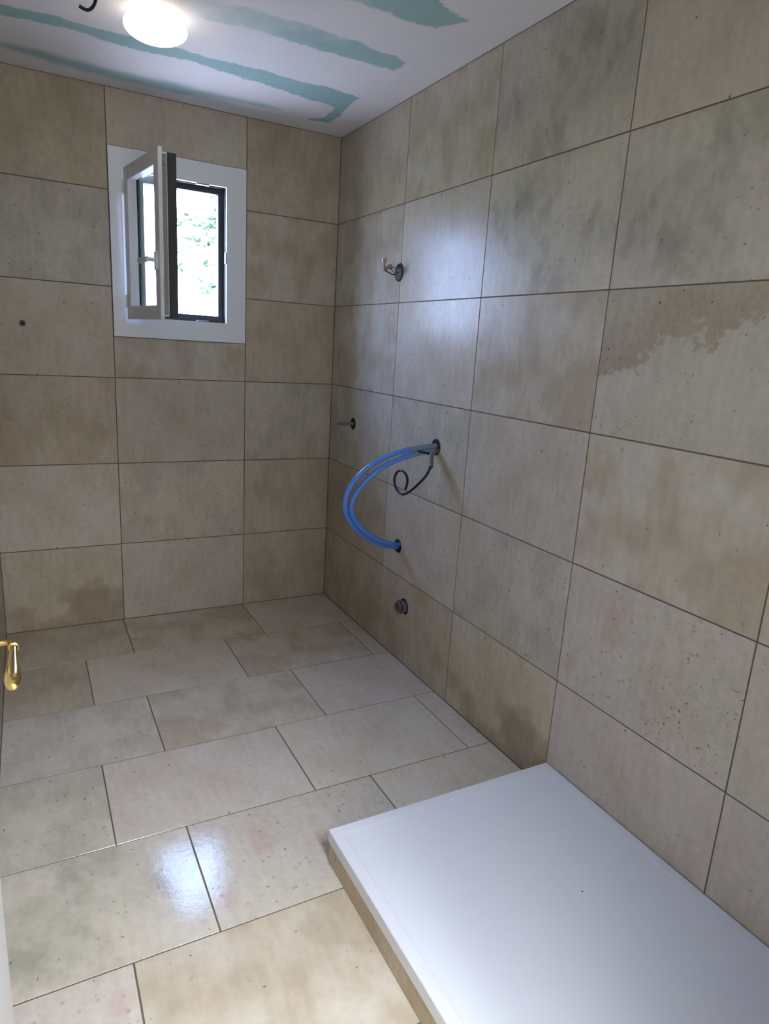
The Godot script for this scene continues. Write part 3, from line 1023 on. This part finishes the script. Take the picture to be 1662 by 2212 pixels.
	var dr := thing("drain_outlet", "grey waste pipe end in a dark hole low on the right wall", "pipe", at)
	st = begin()
	hole_back(st, at.z, at.y, 0.037)
	obj("hole", st, M.dark, dr)
	st = begin()
	lathe(st, at + L * -0.007, L, [[0.026, 0.0], [0.026, 0.024], [0.0285, 0.026], [0.0285, 0.040], [0.0265, 0.042], [0.0225, 0.042], [0.0225, 0.010], [0.0, 0.010]], 28)
	obj("pipe", st, M.grey_pvc, dr)
	st = begin()
	lathe(st, at + L * 0.024, L, [[0.0287, 0.0], [0.0300, 0.001], [0.0300, 0.004], [0.0287, 0.005]], 28)
	obj("gasket", st, M.dark, dr)


func build_garden() -> void:
	var st := begin()
	span(st, Vector3(-30, -0.6, -40), Vector3(30, -0.32, -6.5))
	structure(obj("ground", st, M.grass), "lawn beyond the gravel yard outside the window", "ground")
	st = begin()
	span(st, Vector3(-30, -0.6, -6.5), Vector3(30, -0.3, -0.4))
	structure(obj("ground", st, M.gravel), "pale gravel yard outside the window", "ground")
	# roof edge above the window
	var ev := thing("lintel_board", "weathered reddish board under the lintel outside the window", "board", Vector3(-0.75, 2.052, -0.16))
	st = begin()
	span(st, Vector3(-1.045, 2.052, -0.18), Vector3(-0.505, 2.13, -0.14), 0.003)
	obj("board", st, M.brick_red, ev)
	# a tree some way off, its outer twigs in front of the bright sky
	var tree := thing("tree", "sunlit leafy tree outside the open window", "tree", Vector3(1.9, -0.3, -5.4))
	st = begin()
	tube(st, smooth_path([Vector3(1.9, -0.35, -5.4), Vector3(1.85, 1.0, -5.4), Vector3(1.7, 2.3, -5.3), Vector3(1.75, 3.6, -5.3)], 6), [0.11, 0.108, 0.106, 0.104, 0.102, 0.10, 0.098, 0.095, 0.09, 0.085, 0.08, 0.075, 0.07, 0.065, 0.06, 0.05, 0.04, 0.03, 0.02], 12)
	obj("trunk", st, M.bark, tree)
	st = begin()
	var twigs := []
	var tips := [Vector3(0.50, 2.98, -5.0), Vector3(0.62, 2.93, -5.1), Vector3(0.22, 2.66, -5.0), Vector3(0.34, 2.70, -5.0), Vector3(0.55, 2.66, -5.05), Vector3(0.68, 2.74, -5.1), Vector3(0.36, 2.46, -5.0), Vector3(0.60, 2.50, -5.0), Vector3(0.70, 2.40, -5.0), Vector3(0.16, 2.30, -5.0), Vector3(0.14, 2.14, -5.0), Vector3(0.46, 1.97, -5.0), Vector3(0.48, 1.88, -5.0)]
	for k in tips.size():
		var root := Vector3(1.72, 1.9 + 0.09 * (k % 5) + 0.03 * k, -5.3)
		var p: Vector3 = tips[k]
		var tw := smooth_path([root, root.lerp(p, 0.35) + Vector3(0, 0.10, 0.05), root.lerp(p, 0.7) + Vector3(0, 0.05, 0), p], 4)
		twigs.append(tw)
		var rr := []
		for i in tw.size():
			rr.append(lerpf(0.012, 0.0012, float(i) / (tw.size() - 1)))
		tube(st, tw, rr, 6)
	obj("branches", st, M.bark, tree)
	# one leaf: pointed oval, folded along its midrib
	st = begin()
	var half := [[0.0, 0.0], [0.011, 0.012], [0.015, 0.028], [0.011, 0.046], [0.0, 0.066]]
	for s in [-1.0, 1.0]:
		for i in 4:
			var a0 := Vector3(0, half[i][1], 0)
			var a1 := Vector3(0, half[i + 1][1], 0)
			var b0 := Vector3(s * half[i][0], half[i][1], half[i][0] * 0.35)
			var b1 := Vector3(s * half[i + 1][0], half[i + 1][1], half[i + 1][0] * 0.35)
			if i == 0:
				poly(st, [a0, a1, b1], Vector3.BACK)
			elif i == 3:
				poly(st, [a0, a1, b0], Vector3.BACK)
			else:
				poly(st, [a0, a1, b1, b0], Vector3.BACK)
	var leaf := st.commit()
	var where: Array[Transform3D] = []
	var lr := RandomNumberGenerator.new()
	lr.seed = 21
	for k in twigs.size():
		for m in 15:
			var p: Vector3 = twigs[k][twigs[k].size() - 1 - int(m * 0.3)]
			p += Vector3(lr.randf_range(-0.05, 0.05), lr.randf_range(-0.03, 0.03), lr.randf_range(-0.08, 0.08))
			where.append(Transform3D(Basis.from_euler(Vector3(lr.randf_range(-1.2, 1.2), lr.randf_range(0, TAU), lr.randf_range(-2.4, 2.4))).scaled(Vector3.ONE * lr.randf_range(0.9, 2.0)), p))
	for k in 1400:   # the crown round the trunk, to the right of what the window shows
		var d := Vector3(lr.randfn(), lr.randfn(), lr.randfn()).normalized() * pow(lr.randf(), 0.4)
		where.append(Transform3D(Basis.from_euler(Vector3(lr.randf_range(-1.2, 1.2), lr.randf_range(0, TAU), lr.randf_range(-2.4, 2.4))).scaled(Vector3.ONE * lr.randf_range(0.9, 1.7)), Vector3(2.0, 3.3, -5.4) + d * Vector3(1.05, 1.15, 1.0)))
	var mm := MultiMesh.new()
	mm.transform_format = MultiMesh.TRANSFORM_3D
	mm.mesh = leaf
	mm.instance_count = where.size()
	for k in where.size():
		mm.set_instance_transform(k, Transform3D(where[k].basis, where[k].origin - tree.position))
	var mi := MultiMeshInstance3D.new()
	mi.name = "leaves"
	mi.multimesh = mm
	mi.material_override = M.leaf
	mi.set_meta("kind", "stuff")
	tree.add_child(mi)
